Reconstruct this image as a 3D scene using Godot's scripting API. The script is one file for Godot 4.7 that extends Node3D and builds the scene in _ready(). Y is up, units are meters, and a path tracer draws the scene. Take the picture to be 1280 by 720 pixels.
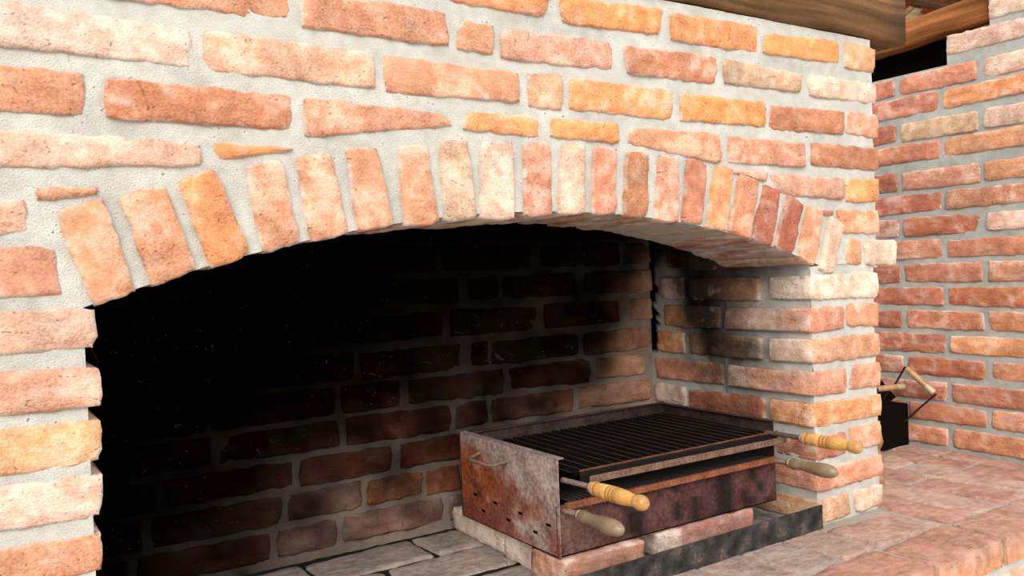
extends Node3D

# Brick barbecue fireplace. Units are metres, y is up, the top of the brick hearth is y = 0.
# The front wall's face lies in the plane z = 0, x runs to the right along it.

const UP := Vector3.UP
const ARCH := Vector2(0.876, -1.586)      # centre of the arch, in the front wall's plane
const ARCH_R := 2.276                     # radius of its underside
const DEEP := 0.52                        # depth of the firebox
const JAMB := 1.556                       # right cheek of the firebox
const SIDE := 2.45                        # face of the side wall

var rng := RandomNumberGenerator.new()
var nz := FastNoiseLite.new()
var mat := {}
var tone := {}


func _ready() -> void:
	# ---------------------------------------------------------------- camera, sky, exposure
	var cam := Camera3D.new()
	cam.name = "camera"
	cam.fov = 37.8
	cam.near = 0.02
	cam.transform = Transform3D(Basis(Vector3(0.83888, -0.03866, 0.54294), Vector3(0.04249, 0.99908, 0.0055), Vector3(-0.54265, 0.01846, 0.83976)).orthonormalized(), Vector3(0, 0.586, 1.2))
	add_child(cam)
	cam.current = true
	var env := Environment.new()
	var sky_mat := ProceduralSkyMaterial.new()
	sky_mat.sky_top_color = Color(0.90, 0.93, 0.97)
	sky_mat.sky_horizon_color = Color(1.0, 0.995, 0.985)
	sky_mat.sky_curve = 0.3
	sky_mat.ground_horizon_color = Color(0.72, 0.69, 0.65)
	sky_mat.ground_bottom_color = Color(0.6, 0.57, 0.53)
	sky_mat.energy_multiplier = 1.0
	var sky := Sky.new()
	sky.sky_material = sky_mat
	env.background_mode = Environment.BG_SKY
	env.sky = sky
	env.tonemap_mode = Environment.TONE_MAPPER_LINEAR
	env.tonemap_exposure = 2.15
	env.sdfgi_enabled = true
	env.ssao_enabled = true
	env.ssil_enabled = true
	var we := WorldEnvironment.new()
	we.name = "environment"
	we.environment = env
	add_child(we)
	var sun := DirectionalLight3D.new()
	sun.name = "hazy_sun"
	sun.light_color = Color(1.0, 0.985, 0.955)
	sun.light_energy = 0.55
	sun.light_angular_distance = 50.0
	sun.shadow_enabled = true
	sun.look_at_from_position(Vector3(-2.2, 2.6, 3.0), Vector3.ZERO, UP)
	add_child(sun)

	rng.seed = 71
	nz.seed = 5
	nz.frequency = 1.0
	nz.noise_type = FastNoiseLite.TYPE_SIMPLEX
	nz.fractal_type = FastNoiseLite.FRACTAL_FBM
	nz.fractal_octaves = 3
	make_tones()
	make_materials()

	# ---------------------------------------------------------------- setting
	build_front_wall()
	build_firebox()
	build_side_wall()
	build_hearth()
	build_ground()
	build_roof()
	# ---------------------------------------------------------------- things
	build_loose_bricks()
	build_steel_strip()
	build_grill()
	build_grate(true)
	build_grate(false)
	build_coal_box()
	build_spindle()


# =================================================================== helpers
func tag(o: Node, label: String, category := "", group := "", kind := "") -> void:
	o.set_meta("label", label)
	if category:
		o.set_meta("category", category)
	if group:
		o.set_meta("group", group)
	if kind:
		o.set_meta("kind", kind)


func root(called: String, at := Vector3.ZERO) -> Node3D:
	var o := Node3D.new()
	o.name = called
	o.position = at
	add_child(o, true)
	return o


func numbered(parent: Node, called: String) -> String:
	if not parent.has_node(called):
		return called
	var n: int = parent.get_meta("n_" + called, 0) + 1
	parent.set_meta("n_" + called, n)
	return "%s_%03d" % [called, n]


func put(parent: Node, called: String, mesh: Mesh, m: Material, xf := Transform3D.IDENTITY) -> MeshInstance3D:
	var o := MeshInstance3D.new()
	o.name = numbered(parent, called)
	o.mesh = mesh
	o.material_override = null
	for k in mesh.get_surface_count():
		o.set_surface_override_material(k, m)
	o.transform = xf
	parent.add_child(o, true)
	return o


func lin(h: String) -> Color:
	return Color.html(h).srgb_to_linear()


func make_tones() -> void:
	tone = {
		"s": Color(0.62, 0.285, 0.16), "S": Color(0.67, 0.365, 0.235), "o": Color(0.72, 0.315, 0.14), "O": Color(0.74, 0.335, 0.135),
		"r": Color(0.53, 0.22, 0.125), "q": Color(0.48, 0.165, 0.088), "R": Color(0.42, 0.145, 0.08), "p": Color(0.70, 0.52, 0.415), "P": Color(0.69, 0.45, 0.325),
		"b": Color(0.58, 0.39, 0.26), "w": Color(0.72, 0.52, 0.42), "y": Color(0.73, 0.42, 0.21), "v": Color(0.40, 0.235, 0.185), "V": Color(0.45, 0.305, 0.25), "d": Color(0.42, 0.205, 0.15), "W": Color(0.82, 0.71, 0.62),
		"m": Color(0.61, 0.60, 0.575), "lime": Color(0.72, 0.66, 0.59), "soot": Color(0.0035, 0.0026, 0.002), "ash": Color(0.30, 0.275, 0.25),
	}


# ------------------------------------------------------------------- textures
func field(w: int, freq: float, sd: int, oct := 4, kind := FastNoiseLite.TYPE_SIMPLEX_SMOOTH, fractal := FastNoiseLite.FRACTAL_FBM, stretch := 1.0) -> PackedByteArray:
	var n := FastNoiseLite.new()
	n.seed = sd
	n.noise_type = kind
	n.frequency = freq
	n.fractal_type = fractal
	n.fractal_octaves = oct
	var im: Image
	if stretch != 1.0:
		im = n.get_seamless_image(int(w / stretch), w, false, false, 0.15)
		im.resize(w, w, Image.INTERPOLATE_CUBIC)
	else:
		im = n.get_seamless_image(w, w, false, false, 0.15)
	im.convert(Image.FORMAT_L8)
	return im.get_data()


func grey(w: int, data: PackedByteArray) -> ImageTexture:
	return ImageTexture.create_from_image(Image.create_from_data(w, w, false, Image.FORMAT_L8, data))


func rgb_tex(w: int, data: PackedByteArray) -> ImageTexture:
	return ImageTexture.create_from_image(Image.create_from_data(w, w, false, Image.FORMAT_RGB8, data))


func rgba_tex(w: int, data: PackedByteArray) -> ImageTexture:
	return ImageTexture.create_from_image(Image.create_from_data(w, w, false, Image.FORMAT_RGBA8, data))


func std(tex: Texture2D, height: Texture2D, relief: float, scale: float, rough := 0.95) -> StandardMaterial3D:
	var m := StandardMaterial3D.new()
	m.vertex_color_use_as_albedo = true
	m.albedo_texture = tex
	m.roughness = rough
	m.metallic_specular = 0.25
	if height:
		m.heightmap_enabled = true
		m.heightmap_texture = height
		m.heightmap_scale = relief
	m.uv1_scale = Vector3(scale, scale, scale)
	return m


func make_materials() -> void:
	var w := 768
	var a := field(w, 0.006, 11)
	var b := field(w, 0.03, 12)
	var c := field(w, 0.16, 13, 2)
	var pit := field(w, 0.045, 14, 1, FastNoiseLite.TYPE_CELLULAR, FastNoiseLite.FRACTAL_NONE)
	var crack := field(w, 0.018, 15, 3, FastNoiseLite.TYPE_SIMPLEX, FastNoiseLite.FRACTAL_RIDGED)
	var sand := field(w, 0.33, 17, 2)
	var drag := field(w, 0.03, 16, 3, FastNoiseLite.TYPE_SIMPLEX, FastNoiseLite.FRACTAL_FBM, 5.0)
	var n := w * w
	var col := PackedByteArray()
	col.resize(n * 3)
	var lime := PackedByteArray()
	lime.resize(n * 4)
	var thin := PackedByteArray()
	thin.resize(n * 4)
	var hb := PackedByteArray()
	hb.resize(n)
	var hm := PackedByteArray()
	hm.resize(n)
	var cm := PackedByteArray()
	cm.resize(n * 3)
	for i in n:
		var fa := a[i] / 255.0
		var fb := b[i] / 255.0
		var fc := c[i] / 255.0
		var fd := drag[i] / 255.0
		var cr := crack[i] / 255.0
		var fp := pit[i] / 255.0
		var fs := sand[i] / 255.0
		# fired clay: warm mottling, fine grain, the odd dark fleck
		var v := 0.80 + 0.22 * fa + 0.16 * (fb - 0.5) + 0.14 * (fc - 0.5)
		var deep := smoothstep(0.86, 0.97, cr)
		v *= 1.0 - 0.12 * deep
		col[i * 3] = int(clampf(v * 1.02, 0, 1) * 255)
		col[i * 3 + 1] = int(clampf(v * (0.94 + 0.10 * fb), 0, 1) * 255)
		col[i * 3 + 2] = int(clampf(v * (0.90 + 0.16 * fb), 0, 1) * 255)
		# lime and mortar film left on the face
		var film := smoothstep(0.50, 0.74, fa * 0.62 + fb * 0.34 + fd * 0.12 - 0.03)
		lime[i * 4] = 226
		lime[i * 4 + 1] = 214
		lime[i * 4 + 2] = 202
		lime[i * 4 + 3] = int(clampf(film * (0.10 + 0.20 * fc) + 0.12 * fc, 0, 0.6) * 255)
		thin[i * 4] = 214
		thin[i * 4 + 1] = 200
		thin[i * 4 + 2] = 188
		thin[i * 4 + 3] = int(clampf(smoothstep(0.60, 0.82, fa * 0.6 + fb * 0.4) * 0.36 * (0.5 + 0.6 * fc) + 0.06 * fc, 0, 0.7) * 255)
		# relief of the clay
		hb[i] = int(clampf(0.26 * fa + 0.28 * fb + 0.22 * fs + 0.28 * fd - 0.40 * deep + 0.05, 0, 1) * 255)
		# mortar: sand grains and small voids
		var hole := smoothstep(0.80, 0.96, fb * 0.55 + fc * 0.55)
		var g := 0.87 + 0.10 * (fa - 0.5) + 0.16 * (fs - 0.5) + 0.10 * (fb - 0.5)
		g *= 1.0 - 0.40 * hole
		cm[i * 3] = int(clampf(g, 0, 1) * 255)
		cm[i * 3 + 1] = int(clampf(g * 0.992, 0, 1) * 255)
		cm[i * 3 + 2] = int(clampf(g * 0.972, 0, 1) * 255)
		hm[i] = int(clampf(0.22 * fb + 0.55 * fs + 0.15 * fa + 0.10 * fp - 0.45 * hole + 0.06, 0, 1) * 255)
	var t_clay := rgb_tex(w, col)
	var craze := PackedByteArray()
	craze.resize(n * 4)
	for i in n:
		var k := smoothstep(0.88, 0.98, crack[i] / 255.0) * smoothstep(0.42, 0.62, a[i] / 255.0)
		var sp := smoothstep(0.80, 0.9, b[i] / 255.0 * 0.6 + sand[i] / 255.0 * 0.4)
		craze[i * 4] = 150
		craze[i * 4 + 1] = 108
		craze[i * 4 + 2] = 80
		craze[i * 4 + 3] = int(clampf(k * 0.5 + sp * 0.55, 0, 1) * 255)
	var h_clay := grey(w, hb)
	var t_mortar := rgb_tex(w, cm)
	var h_mortar := grey(w, hm)
	mat.brick = std(t_clay, h_clay, 0.65, 1.25)
	mat.brick.detail_enabled = true
	mat.brick.detail_albedo = rgba_tex(w, thin)
	mat.limed = std(t_clay, h_clay, 0.65, 1.25)
	mat.limed.detail_enabled = true
	mat.limed.detail_albedo = rgba_tex(w, lime)
	mat.burnt = std(t_clay, h_clay, 0.9, 1.25, 0.95)
	mat.burnt.metallic_specular = 0.1
	mat.burnt.detail_enabled = true
	mat.burnt.detail_albedo = rgba_tex(w, craze)
	mat.mortar = std(t_mortar, h_mortar, 0.26, 1.5)
	mat.mortar.metallic_specular = 0.1
	mat.paver = std(t_clay, h_clay, 0.6, 1.6, 0.85)
	# steel, rust, wood
	var w2 := 512
	n = w2 * w2
	var p := field(w2, 0.008, 21)
	var q := field(w2, 0.05, 22)
	var r := field(w2, 0.2, 23, 2)
	var grain := field(w2, 0.05, 24, 4, FastNoiseLite.TYPE_SIMPLEX_SMOOTH, FastNoiseLite.FRACTAL_FBM, 10.0)
	var rust := PackedByteArray()
	rust.resize(n * 3)
	var scale := PackedByteArray()
	scale.resize(n * 3)
	var wood := PackedByteArray()
	wood.resize(n * 3)
	var hw := PackedByteArray()
	hw.resize(n)
	var hr := PackedByteArray()
	hr.resize(n)
	for i in n:
		var fp2 := p[i] / 255.0
		var fq := q[i] / 255.0
		var fr := r[i] / 255.0
		var fg := grain[i] / 255.0
		var v2 := 0.62 + 0.3 * fp2 + 0.35 * (fq - 0.5) + 0.3 * (fr - 0.5)
		rust[i * 3] = int(clampf(v2 + 0.12, 0, 1) * 255)
		rust[i * 3 + 1] = int(clampf(v2 + 0.08 * (fq - 0.5), 0, 1) * 255)
		rust[i * 3 + 2] = int(clampf(v2 - 0.02, 0, 1) * 255)
		# scorched black plate with orange rust blooming through
		var bloom := smoothstep(0.70, 0.84, fq * 0.5 + fr * 0.22 + fp2 * 0.36)
		var base := 0.20 + 0.25 * (fp2 - 0.5) + 0.2 * (fr - 0.5)
		scale[i * 3] = int(clampf(lerpf(base, 0.62, bloom), 0, 1) * 255)
		scale[i * 3 + 1] = int(clampf(lerpf(base * 0.95, 0.36, bloom), 0, 1) * 255)
		scale[i * 3 + 2] = int(clampf(lerpf(base * 0.92, 0.22, bloom), 0, 1) * 255)
		var v3 := 0.72 + 0.42 * (fg - 0.5) + 0.12 * (fr - 0.5) + 0.14 * (fp2 - 0.5)
		wood[i * 3] = int(clampf(v3 + 0.1, 0, 1) * 255)
		wood[i * 3 + 1] = int(clampf(v3 + 0.06, 0, 1) * 255)
		wood[i * 3 + 2] = int(clampf(v3, 0, 1) * 255)
		hw[i] = grain[i]
		hr[i] = int(clampf(0.5 * fq + 0.5 * fr, 0, 1) * 255)
	var t_rust := rgb_tex(w2, rust)
	var h_rust := grey(w2, hr)
	mat.plate = std(t_rust, h_rust, 0.12, 3.0, 0.75)
	mat.scale = std(rgb_tex(w2, scale), h_rust, 0.15, 4.0, 0.6)
	mat.scale.vertex_color_use_as_albedo = false
	mat.grate = std(t_rust, h_rust, 0.06, 5.0, 0.36)
	mat.grate.metallic = 0.4
	mat.grate.metallic_specular = 0.5
	mat.bar = std(t_rust, h_rust, 0.1, 5.0, 0.7)
	mat.wood = std(rgb_tex(w2, wood), grey(w2, hw), 0.08, 1.0, 0.8)
	mat.turned = std(mat.wood.albedo_texture, null, 0, 1.0, 0.38)
	mat.turned.metallic_specular = 0.5
	mat.black = StandardMaterial3D.new()
	mat.black.albedo_color = Color(0.055, 0.042, 0.036)
	mat.black.metallic_specular = 0.15
	mat.black.roughness = 0.8
	mat.soot = StandardMaterial3D.new()  # soot of the flue slabs; also paints the dark behind the gap
	mat.soot.albedo_color = Color(0.05, 0.042, 0.035)
	mat.soot.roughness = 1.0
	mat.soot.metallic_specular = 0.0


# ------------------------------------------------------------------- dirt
func grid_at(xs: Array, ys: Array, rows: Array, x: float, y: float) -> float:
	var i := 0
	while i < xs.size() - 2 and x > xs[i + 1]:
		i += 1
	var j := 0
	while j < ys.size() - 2 and y > ys[j + 1]:
		j += 1
	var fx: float = clampf((x - xs[i]) / (xs[i + 1] - xs[i]), 0, 1)
	var fy: float = clampf((y - ys[j]) / (ys[j + 1] - ys[j]), 0, 1)
	return lerpf(lerpf(rows[j][i], rows[j][i + 1], fx), lerpf(rows[j + 1][i], rows[j + 1][i + 1], fx), fy)


var back_x := [0.2, 0.45, 0.7, 0.95, 1.2, 1.38, 1.48, 1.56]
var back_y := [0.0, 0.05, 0.116, 0.186, 0.256, 0.326, 0.396, 0.47, 0.55, 0.62, 0.72]
var back_s := [
	[0.98, 0.80, 0.34, 0.30, 0.30, 0.2, 0.15, 0.1], [0.99, 0.88, 0.45, 0.36, 0.30, 0.2, 0.1, 0.1], [1.0, 0.93, 0.66, 0.60, 0.5, 0.3, 0.15, 0.1],
	[1.0, 0.97, 0.82, 0.73, 0.62, 0.45, 0.2, 0.1], [1.0, 0.97, 0.92, 0.90, 0.88, 0.62, 0.22, 0.1], [1.0, 1.0, 0.98, 0.93, 0.92, 0.86, 0.28, 0.1],
	[1.0, 1.0, 0.99, 0.95, 0.95, 0.94, 0.45, 0.1], [1.0, 1.0, 1.0, 0.965, 0.95, 0.96, 0.66, 0.1], [1.0, 1.0, 1.0, 0.975, 0.96, 0.97, 0.85, 0.15],
	[1.0, 1.0, 1.0, 0.99, 0.97, 0.96, 0.90, 0.6], [1.0, 1.0, 1.0, 1.0, 1.0, 1.0, 1.0, 1.0]]
var jamb_z := [-0.52, -0.44, -0.37, -0.30, -0.22, -0.14, -0.06, 0.0]
var jamb_y := [0.0, 0.18, 0.245, 0.314, 0.385, 0.455, 0.525, 0.60, 0.68]
var jamb_s := [
	[0.2, 0.2, 0.2, 0.15, 0.1, 0.0, 0.0, 0.0], [0.1, 0.1, 0.1, 0.2, 0.25, 0.1, 0.0, 0.0], [0.05, 0.05, 0.1, 0.3, 0.4, 0.35, 0.03, 0.0],
	[0.02, 0.05, 0.15, 0.5, 0.5, 0.2, 0.0, 0.0], [0.05, 0.10, 0.62, 0.82, 0.74, 0.5, 0.02, 0.0], [0.05, 0.15, 0.86, 0.93, 0.55, 0.08, 0.0, 0.0],
	[0.1, 0.15, 0.94, 0.86, 0.55, 0.2, 0.03, 0.0], [0.8, 0.75, 0.8, 0.85, 0.85, 0.8, 0.5, 0.2], [1.0, 1.0, 1.0, 1.0, 0.95, 0.9, 0.5, 0.2]]


func soot_back(p: Vector3) -> float:
	var wob := nz.get_noise_3d(p.x * 9.0, p.y * 9.0, 3.0)
	var s := grid_at(back_x, back_y, back_s, p.x + 0.04 * wob, p.y + 0.03 * nz.get_noise_3d(p.x * 7.0, p.y * 7.0, 9.0))
	var blot := nz.get_noise_3d(p.x * 5.5, p.y * 8.0, 77.0)
	return clampf(s + (0.2 * wob + 0.22 * blot) * (1.0 - s) * 2.0 * s * 2.0, 0, 1)


func soot_and_crack_jamb(p: Vector3) -> float:
	var wob := nz.get_noise_3d(p.z * 11.0, p.y * 11.0, 5.0)
	var s := grid_at(jamb_z, jamb_y, jamb_s, p.z + 0.03 * wob, p.y + 0.02 * nz.get_noise_3d(p.z * 15.0, p.y * 15.0, 7.0))
	if p.y > 0.36 and p.z < -0.497 + 0.014 * nz.get_noise_2d(p.y * 20.0, 0.5):
		s = maxf(s, 0.96)  # dark line along the crack in the back corner
	return clampf(s + 0.5 * wob * s * (1.0 - s) * 2.0, 0, 1)


func dirt(p: Vector3, where: String) -> float:
	match where:
		"back":
			return soot_back(p)
		"jamb":
			return soot_and_crack_jamb(p) if p.z < -0.004 else 0.0
		"joint":
			return 0.85 * smoothstep(0.02, -0.12, p.z + 0.06 * nz.get_noise_3d(p.x * 9.0, 0.0, p.z * 9.0)) * smoothstep(1.58, 1.5, p.x)
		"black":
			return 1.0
	return 0.0


# ------------------------------------------------------------------- bricks and mortar
func steps(length: float, res: float, most: int) -> Array:
	var e := minf(0.0030 / maxf(length, 0.001), 0.25)
	var n := clampi(int(round(length / res)), 2, most)
	var a := [0.0]
	for k in n + 1:
		a.append(lerpf(e, 1.0 - e, float(k) / n))
	a.append(1.0)
	return a


# One hand-made brick: its face a quad in the plane of «plane» (u right, v up, w outwards), its body running back by «depth».
func brick(parent: Node, called: String, plane: Transform3D, q: Array, depth: float, code: String, m: Material, o := {}) -> MeshInstance3D:
	var res: float = o.get("res", 0.016)
	var proud: float = o.get("proud", 0.0038)
	var rough: float = o.get("rough", 1.0)
	var where: String = o.get("dirt", "")
	var segs: int = o.get("segs", 1)
	var limed: float = o.get("lime", 0.0)
	var ash: float = o.get("ash", 0.0)
	var grow: float = o.get("grow", 0.0016)
	var dust: String = o.get("dust", "")
	var streak: float = o.get("streak", 0.0)
	var pale_end: float = o.get("pale", 0.0)
	var base: Color = tone[code]
	var sd := rng.randf() * 200.0
	var jit := rng.randf_range(0.88, 1.10)
	base = Color(base.r * jit, base.g * jit * rng.randf_range(0.95, 1.06), base.b * jit * rng.randf_range(0.92, 1.08))
	var tilt := Vector2(rng.randf_range(-1, 1), rng.randf_range(-1, 1)) * 0.0016 * rough
	var mid: Vector2 = (q[0] + q[1] + q[2] + q[3]) / 4.0
	var us := steps(maxf(q[0].distance_to(q[1]), q[3].distance_to(q[2])), res, 26)
	var vs := steps(maxf(q[0].distance_to(q[3]), q[1].distance_to(q[2])), res, 14)
	var nu := us.size()
	var nv := vs.size()
	var uv_off := Vector2(rng.randf(), rng.randf())
	var flip := -1.0 if rng.randf() < 0.5 else 1.0
	var st := SurfaceTool.new()
	st.begin(Mesh.PRIMITIVE_TRIANGLES)
	var face := []
	for j in nv:
		for i in nu:
			var fu: float = us[i]
			var fv: float = vs[j]
			var a: Vector2 = q[0].lerp(q[1], fu)
			var b: Vector2 = q[3].lerp(q[2], fu)
			var p: Vector2 = a.lerp(b, fv) - mid
			var eu := mini(i, nu - 1 - i)
			var ev := mini(j, nv - 1 - j)
			var rim := eu == 0 or ev == 0
			var w := 1.0 if mini(eu, ev) < 2 else 0.35
			var wp := Vector3(p.x * 26.0 + sd, p.y * 26.0, sd * 0.7)
			p += Vector2(nz.get_noise_3dv(wp), nz.get_noise_3dv(wp + Vector3(31, 7, 5))) * 0.0028 * rough * w
			var wq := Vector3(p.x * 95.0, p.y * 95.0 + sd, sd)
			p += Vector2(nz.get_noise_3dv(wq), nz.get_noise_3dv(wq + Vector3(3, 17, 5))) * 0.0016 * rough * w
			p += Vector2(signf(p.x) if eu == 0 else 0.0, signf(p.y) if ev == 0 else 0.0) * grow
			if eu <= 1 and ev <= 1:
				p -= Vector2(signf(p.x) * minf(0.0018, absf(p.x) * 0.3), signf(p.y) * minf(0.0018, absf(p.y) * 0.3))
			var h := proud + tilt.dot(p * 18.0) + rough * (0.0024 * nz.get_noise_3d(p.x * 12.0 + sd, p.y * 18.0, 2.0) + 0.0012 * nz.get_noise_3d(p.x * 60.0, p.y * 60.0 + sd, 4.0))
			if rim:
				h -= 0.0022 + 0.0020 * absf(nz.get_noise_3d(p.x * 40.0 + sd, p.y * 40.0, 8.0)) * rough
			elif eu == 1 or ev == 1:
				h -= 0.0003
			face.append([Vector3(p.x, p.y, h), rim])
	var emit := func(v: Vector3, rim: bool, uv: Vector2) -> void:
		var wv: Vector3 = plane * (v + Vector3(mid.x, mid.y, 0))
		var bl := nz.get_noise_3d(wv.x * 13.0 + sd, wv.y * 13.0, wv.z * 13.0)
		var c := base * (1.0 + 0.20 * bl)
		var film := smoothstep(0.12, 0.5, nz.get_noise_3d(wv.x * 17.0, wv.y * 21.0 + sd, wv.z * 17.0) + limed)
		c = c.lerp(tone.lime, film * (0.20 if dust == "" else 0.06))
		if pale_end > 0.0 and v.x + 0.5 * (q[1].x - q[0].x) < pale_end + 0.012 * bl:
			c = c.lerp(tone.W, 0.8)
		if where == "jamb" and wv.z < -0.004 and wv.y > 0.33:
			c = c.lerp(tone.lime, 0.55 * smoothstep(-0.25, -0.12, wv.z) * smoothstep(-0.4, 0.1, nz.get_noise_3d(wv.z * 8.0, wv.y * 8.0, 33.0)))
		if rim:
			c = c.lerp(tone.m, smoothstep(-0.25, 0.35, nz.get_noise_3d(wv.x * 22.0, wv.y * 22.0, wv.z * 22.0 + sd)) * 0.6)
		if dust != "" and v.z > -0.0075:
			c = c.lerp((tone[dust] as Color) * (1.0 + 0.2 * bl), 0.8)
		if ash > 0.0:
			c = c.lerp(tone.ash, clampf(ash + 0.3 * bl, 0, 1))
		if streak > 0.0 and v.z < -0.012:
			c = c.lerp(tone.lime, streak * smoothstep(-0.30, 0.25, nz.get_noise_3d(v.x * 90.0 + sd, v.y * 90.0, v.z * 9.0)))
			c = c.lerp(Color(0.30, 0.20, 0.13), streak * 0.6 * smoothstep(0.05, 0.4, nz.get_noise_3d(v.x * 70.0 + sd, v.y * 70.0 + 30.0, v.z * 7.0)))
		if where:
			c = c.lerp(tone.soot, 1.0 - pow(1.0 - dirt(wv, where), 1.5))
		st.set_color(c)
		st.set_uv((uv * Vector2(flip, 1.0)) + uv_off)
		st.add_vertex(v)
	for f in face:
		emit.call(f[0], f[1], Vector2(f[0].x, -f[0].y))
	for j in nv - 1:
		for i in nu - 1:
			var k := j * nu + i
			for t in [k, k + 1, k + nu + 1, k, k + nu + 1, k + nu]:
				st.add_index(t)
	# the four sides, as one belt that runs back into the wall
	var loop := []
	for i in nu:
		loop.append(i)
	for j in range(1, nv):
		loop.append(j * nu + nu - 1)
	for i in range(nu - 2, -1, -1):
		loop.append((nv - 1) * nu + i)
	for j in range(nv - 2, 0, -1):
		loop.append(j * nu)
	var n := loop.size()
	var first := face.size()
	for s in range(0, segs + 1):
		for k in n:
			var f: Vector3 = face[loop[k]][0]
			var z := lerpf(f.z, -depth, float(s) / segs)
			var g := Vector3(f.x, f.y, z)
			if segs > 1 and s > 0:
				var wp2 := Vector3(f.x * 22.0 + sd, f.y * 22.0, z * 16.0)
				g.x += 0.0032 * nz.get_noise_3dv(wp2)
				g.y += 0.0032 * nz.get_noise_3dv(wp2 + Vector3(9, 40, 3))
			var upright: bool = loop[k] % nu == 0 or loop[k] % nu == nu - 1
			emit.call(g, s == 0, Vector2(z + f.x, -f.y) if upright else Vector2(f.x, z - f.y))
	for s in segs:
		for k in n:
			var k2 := (k + 1) % n
			var a0 := first + s * n + k
			var a1 := first + s * n + k2
			var b0 := a0 + n
			var b1 := a1 + n
			for t in [a0, b0, a1, a1, b0, b1]:
				st.add_index(t)
	if o.get("closed", false):
		for k in range(1, n - 1):
			var last := first + segs * n
			for t in [last, last + k + 1, last + k]:
				st.add_index(t)
	st.generate_normals()
	return put(parent, called, st.commit(), m, plane * Transform3D(Basis.IDENTITY, Vector3(mid.x, mid.y, 0)))


func box4(u0: float, u1: float, v0: float, v1: float, sway := 0.0) -> Array:
	var s := func() -> float: return rng.randf_range(-sway, sway)
	return [Vector2(u0 + s.call(), v1 + s.call()), Vector2(u1 + s.call(), v1 + s.call()), Vector2(u1 + s.call(), v0 + s.call()), Vector2(u0 + s.call(), v0 + s.call())]


func quad_mm(a: Array) -> Array:
	var q := []
	for k in 4:
		q.append(Vector2(a[1 + 2 * k], a[2 + 2 * k]) * 0.001)
	return q


# A rough sheet of mortar between v = low(u) and v = high(u).
func mortar(parent: Node, plane: Transform3D, u0: float, u1: float, low: Callable, high: Callable, sink: float, o := {}) -> MeshInstance3D:
	var res: float = o.get("res", 0.012)
	var where: String = o.get("dirt", "")
	var ashy: float = o.get("ash", 0.0)
	var amp: float = o.get("amp", 1.0)
	var tint: Color = o.get("tint", tone.m)
	var nu := maxi(2, int((u1 - u0) / res))
	var top := -9.0
	var bottom := 9.0
	for k in 9:
		var u := lerpf(u0, u1, k / 8.0)
		var ht: float = high.call(u)
		var lt: float = low.call(u)
		top = maxf(top, ht)
		bottom = minf(bottom, lt)
	var nv := maxi(2, int((top - bottom) / res))
	var st := SurfaceTool.new()
	st.begin(Mesh.PRIMITIVE_TRIANGLES)
	for j in nv + 1:
		for i in nu + 1:
			var u := lerpf(u0, u1, float(i) / nu)
			var h0: float = high.call(u)
			var l0: float = low.call(u)
			var v := lerpf(h0, l0, float(j) / nv)
			var w: Vector3 = plane * Vector3(u, v, 0)
			var h := -sink + amp * (0.0019 * nz.get_noise_3d(w.x * 17.0, w.y * 17.0, w.z * 17.0 + 50.0) + 0.0014 * nz.get_noise_3d(w.x * 62.0, w.y * 62.0, w.z * 62.0))
			var c := tint * (1.0 + 0.12 * nz.get_noise_3d(w.x * 6.0, w.y * 6.0, w.z * 6.0 + 20.0))
			if ashy > 0.0:
				c = c.lerp(tone.ash, ashy)
			if where:
				c = c.lerp(tone.soot, dirt(w, where) if where == "back" else 1.0 - pow(1.0 - dirt(w, where), 1.5))
			st.set_color(c)
			st.set_uv(Vector2(u, -v))
			st.add_vertex(Vector3(u, v, h))
	for j in nv:
		for i in nu:
			var k := j * (nu + 1) + i
			for t in [k, k + 1, k + nu + 2, k, k + nu + 2, k + nu + 1]:
				st.add_index(t)
	st.generate_normals()
	return put(parent, "mortar", st.commit(), mat.mortar, plane)


func arch_y(x: float, r := ARCH_R) -> float:
	return ARCH.y + sqrt(maxf(r * r - (x - ARCH.x) * (x - ARCH.x), 0.0))


func slab(parent: Node, called: String, lo: Vector3, hi: Vector3, m: Material, c := Color.WHITE) -> MeshInstance3D:
	return put(parent, called, box_mesh((hi - lo).abs(), 0.0015, c), m, Transform3D(Basis.IDENTITY, (lo + hi) / 2.0))


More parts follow.
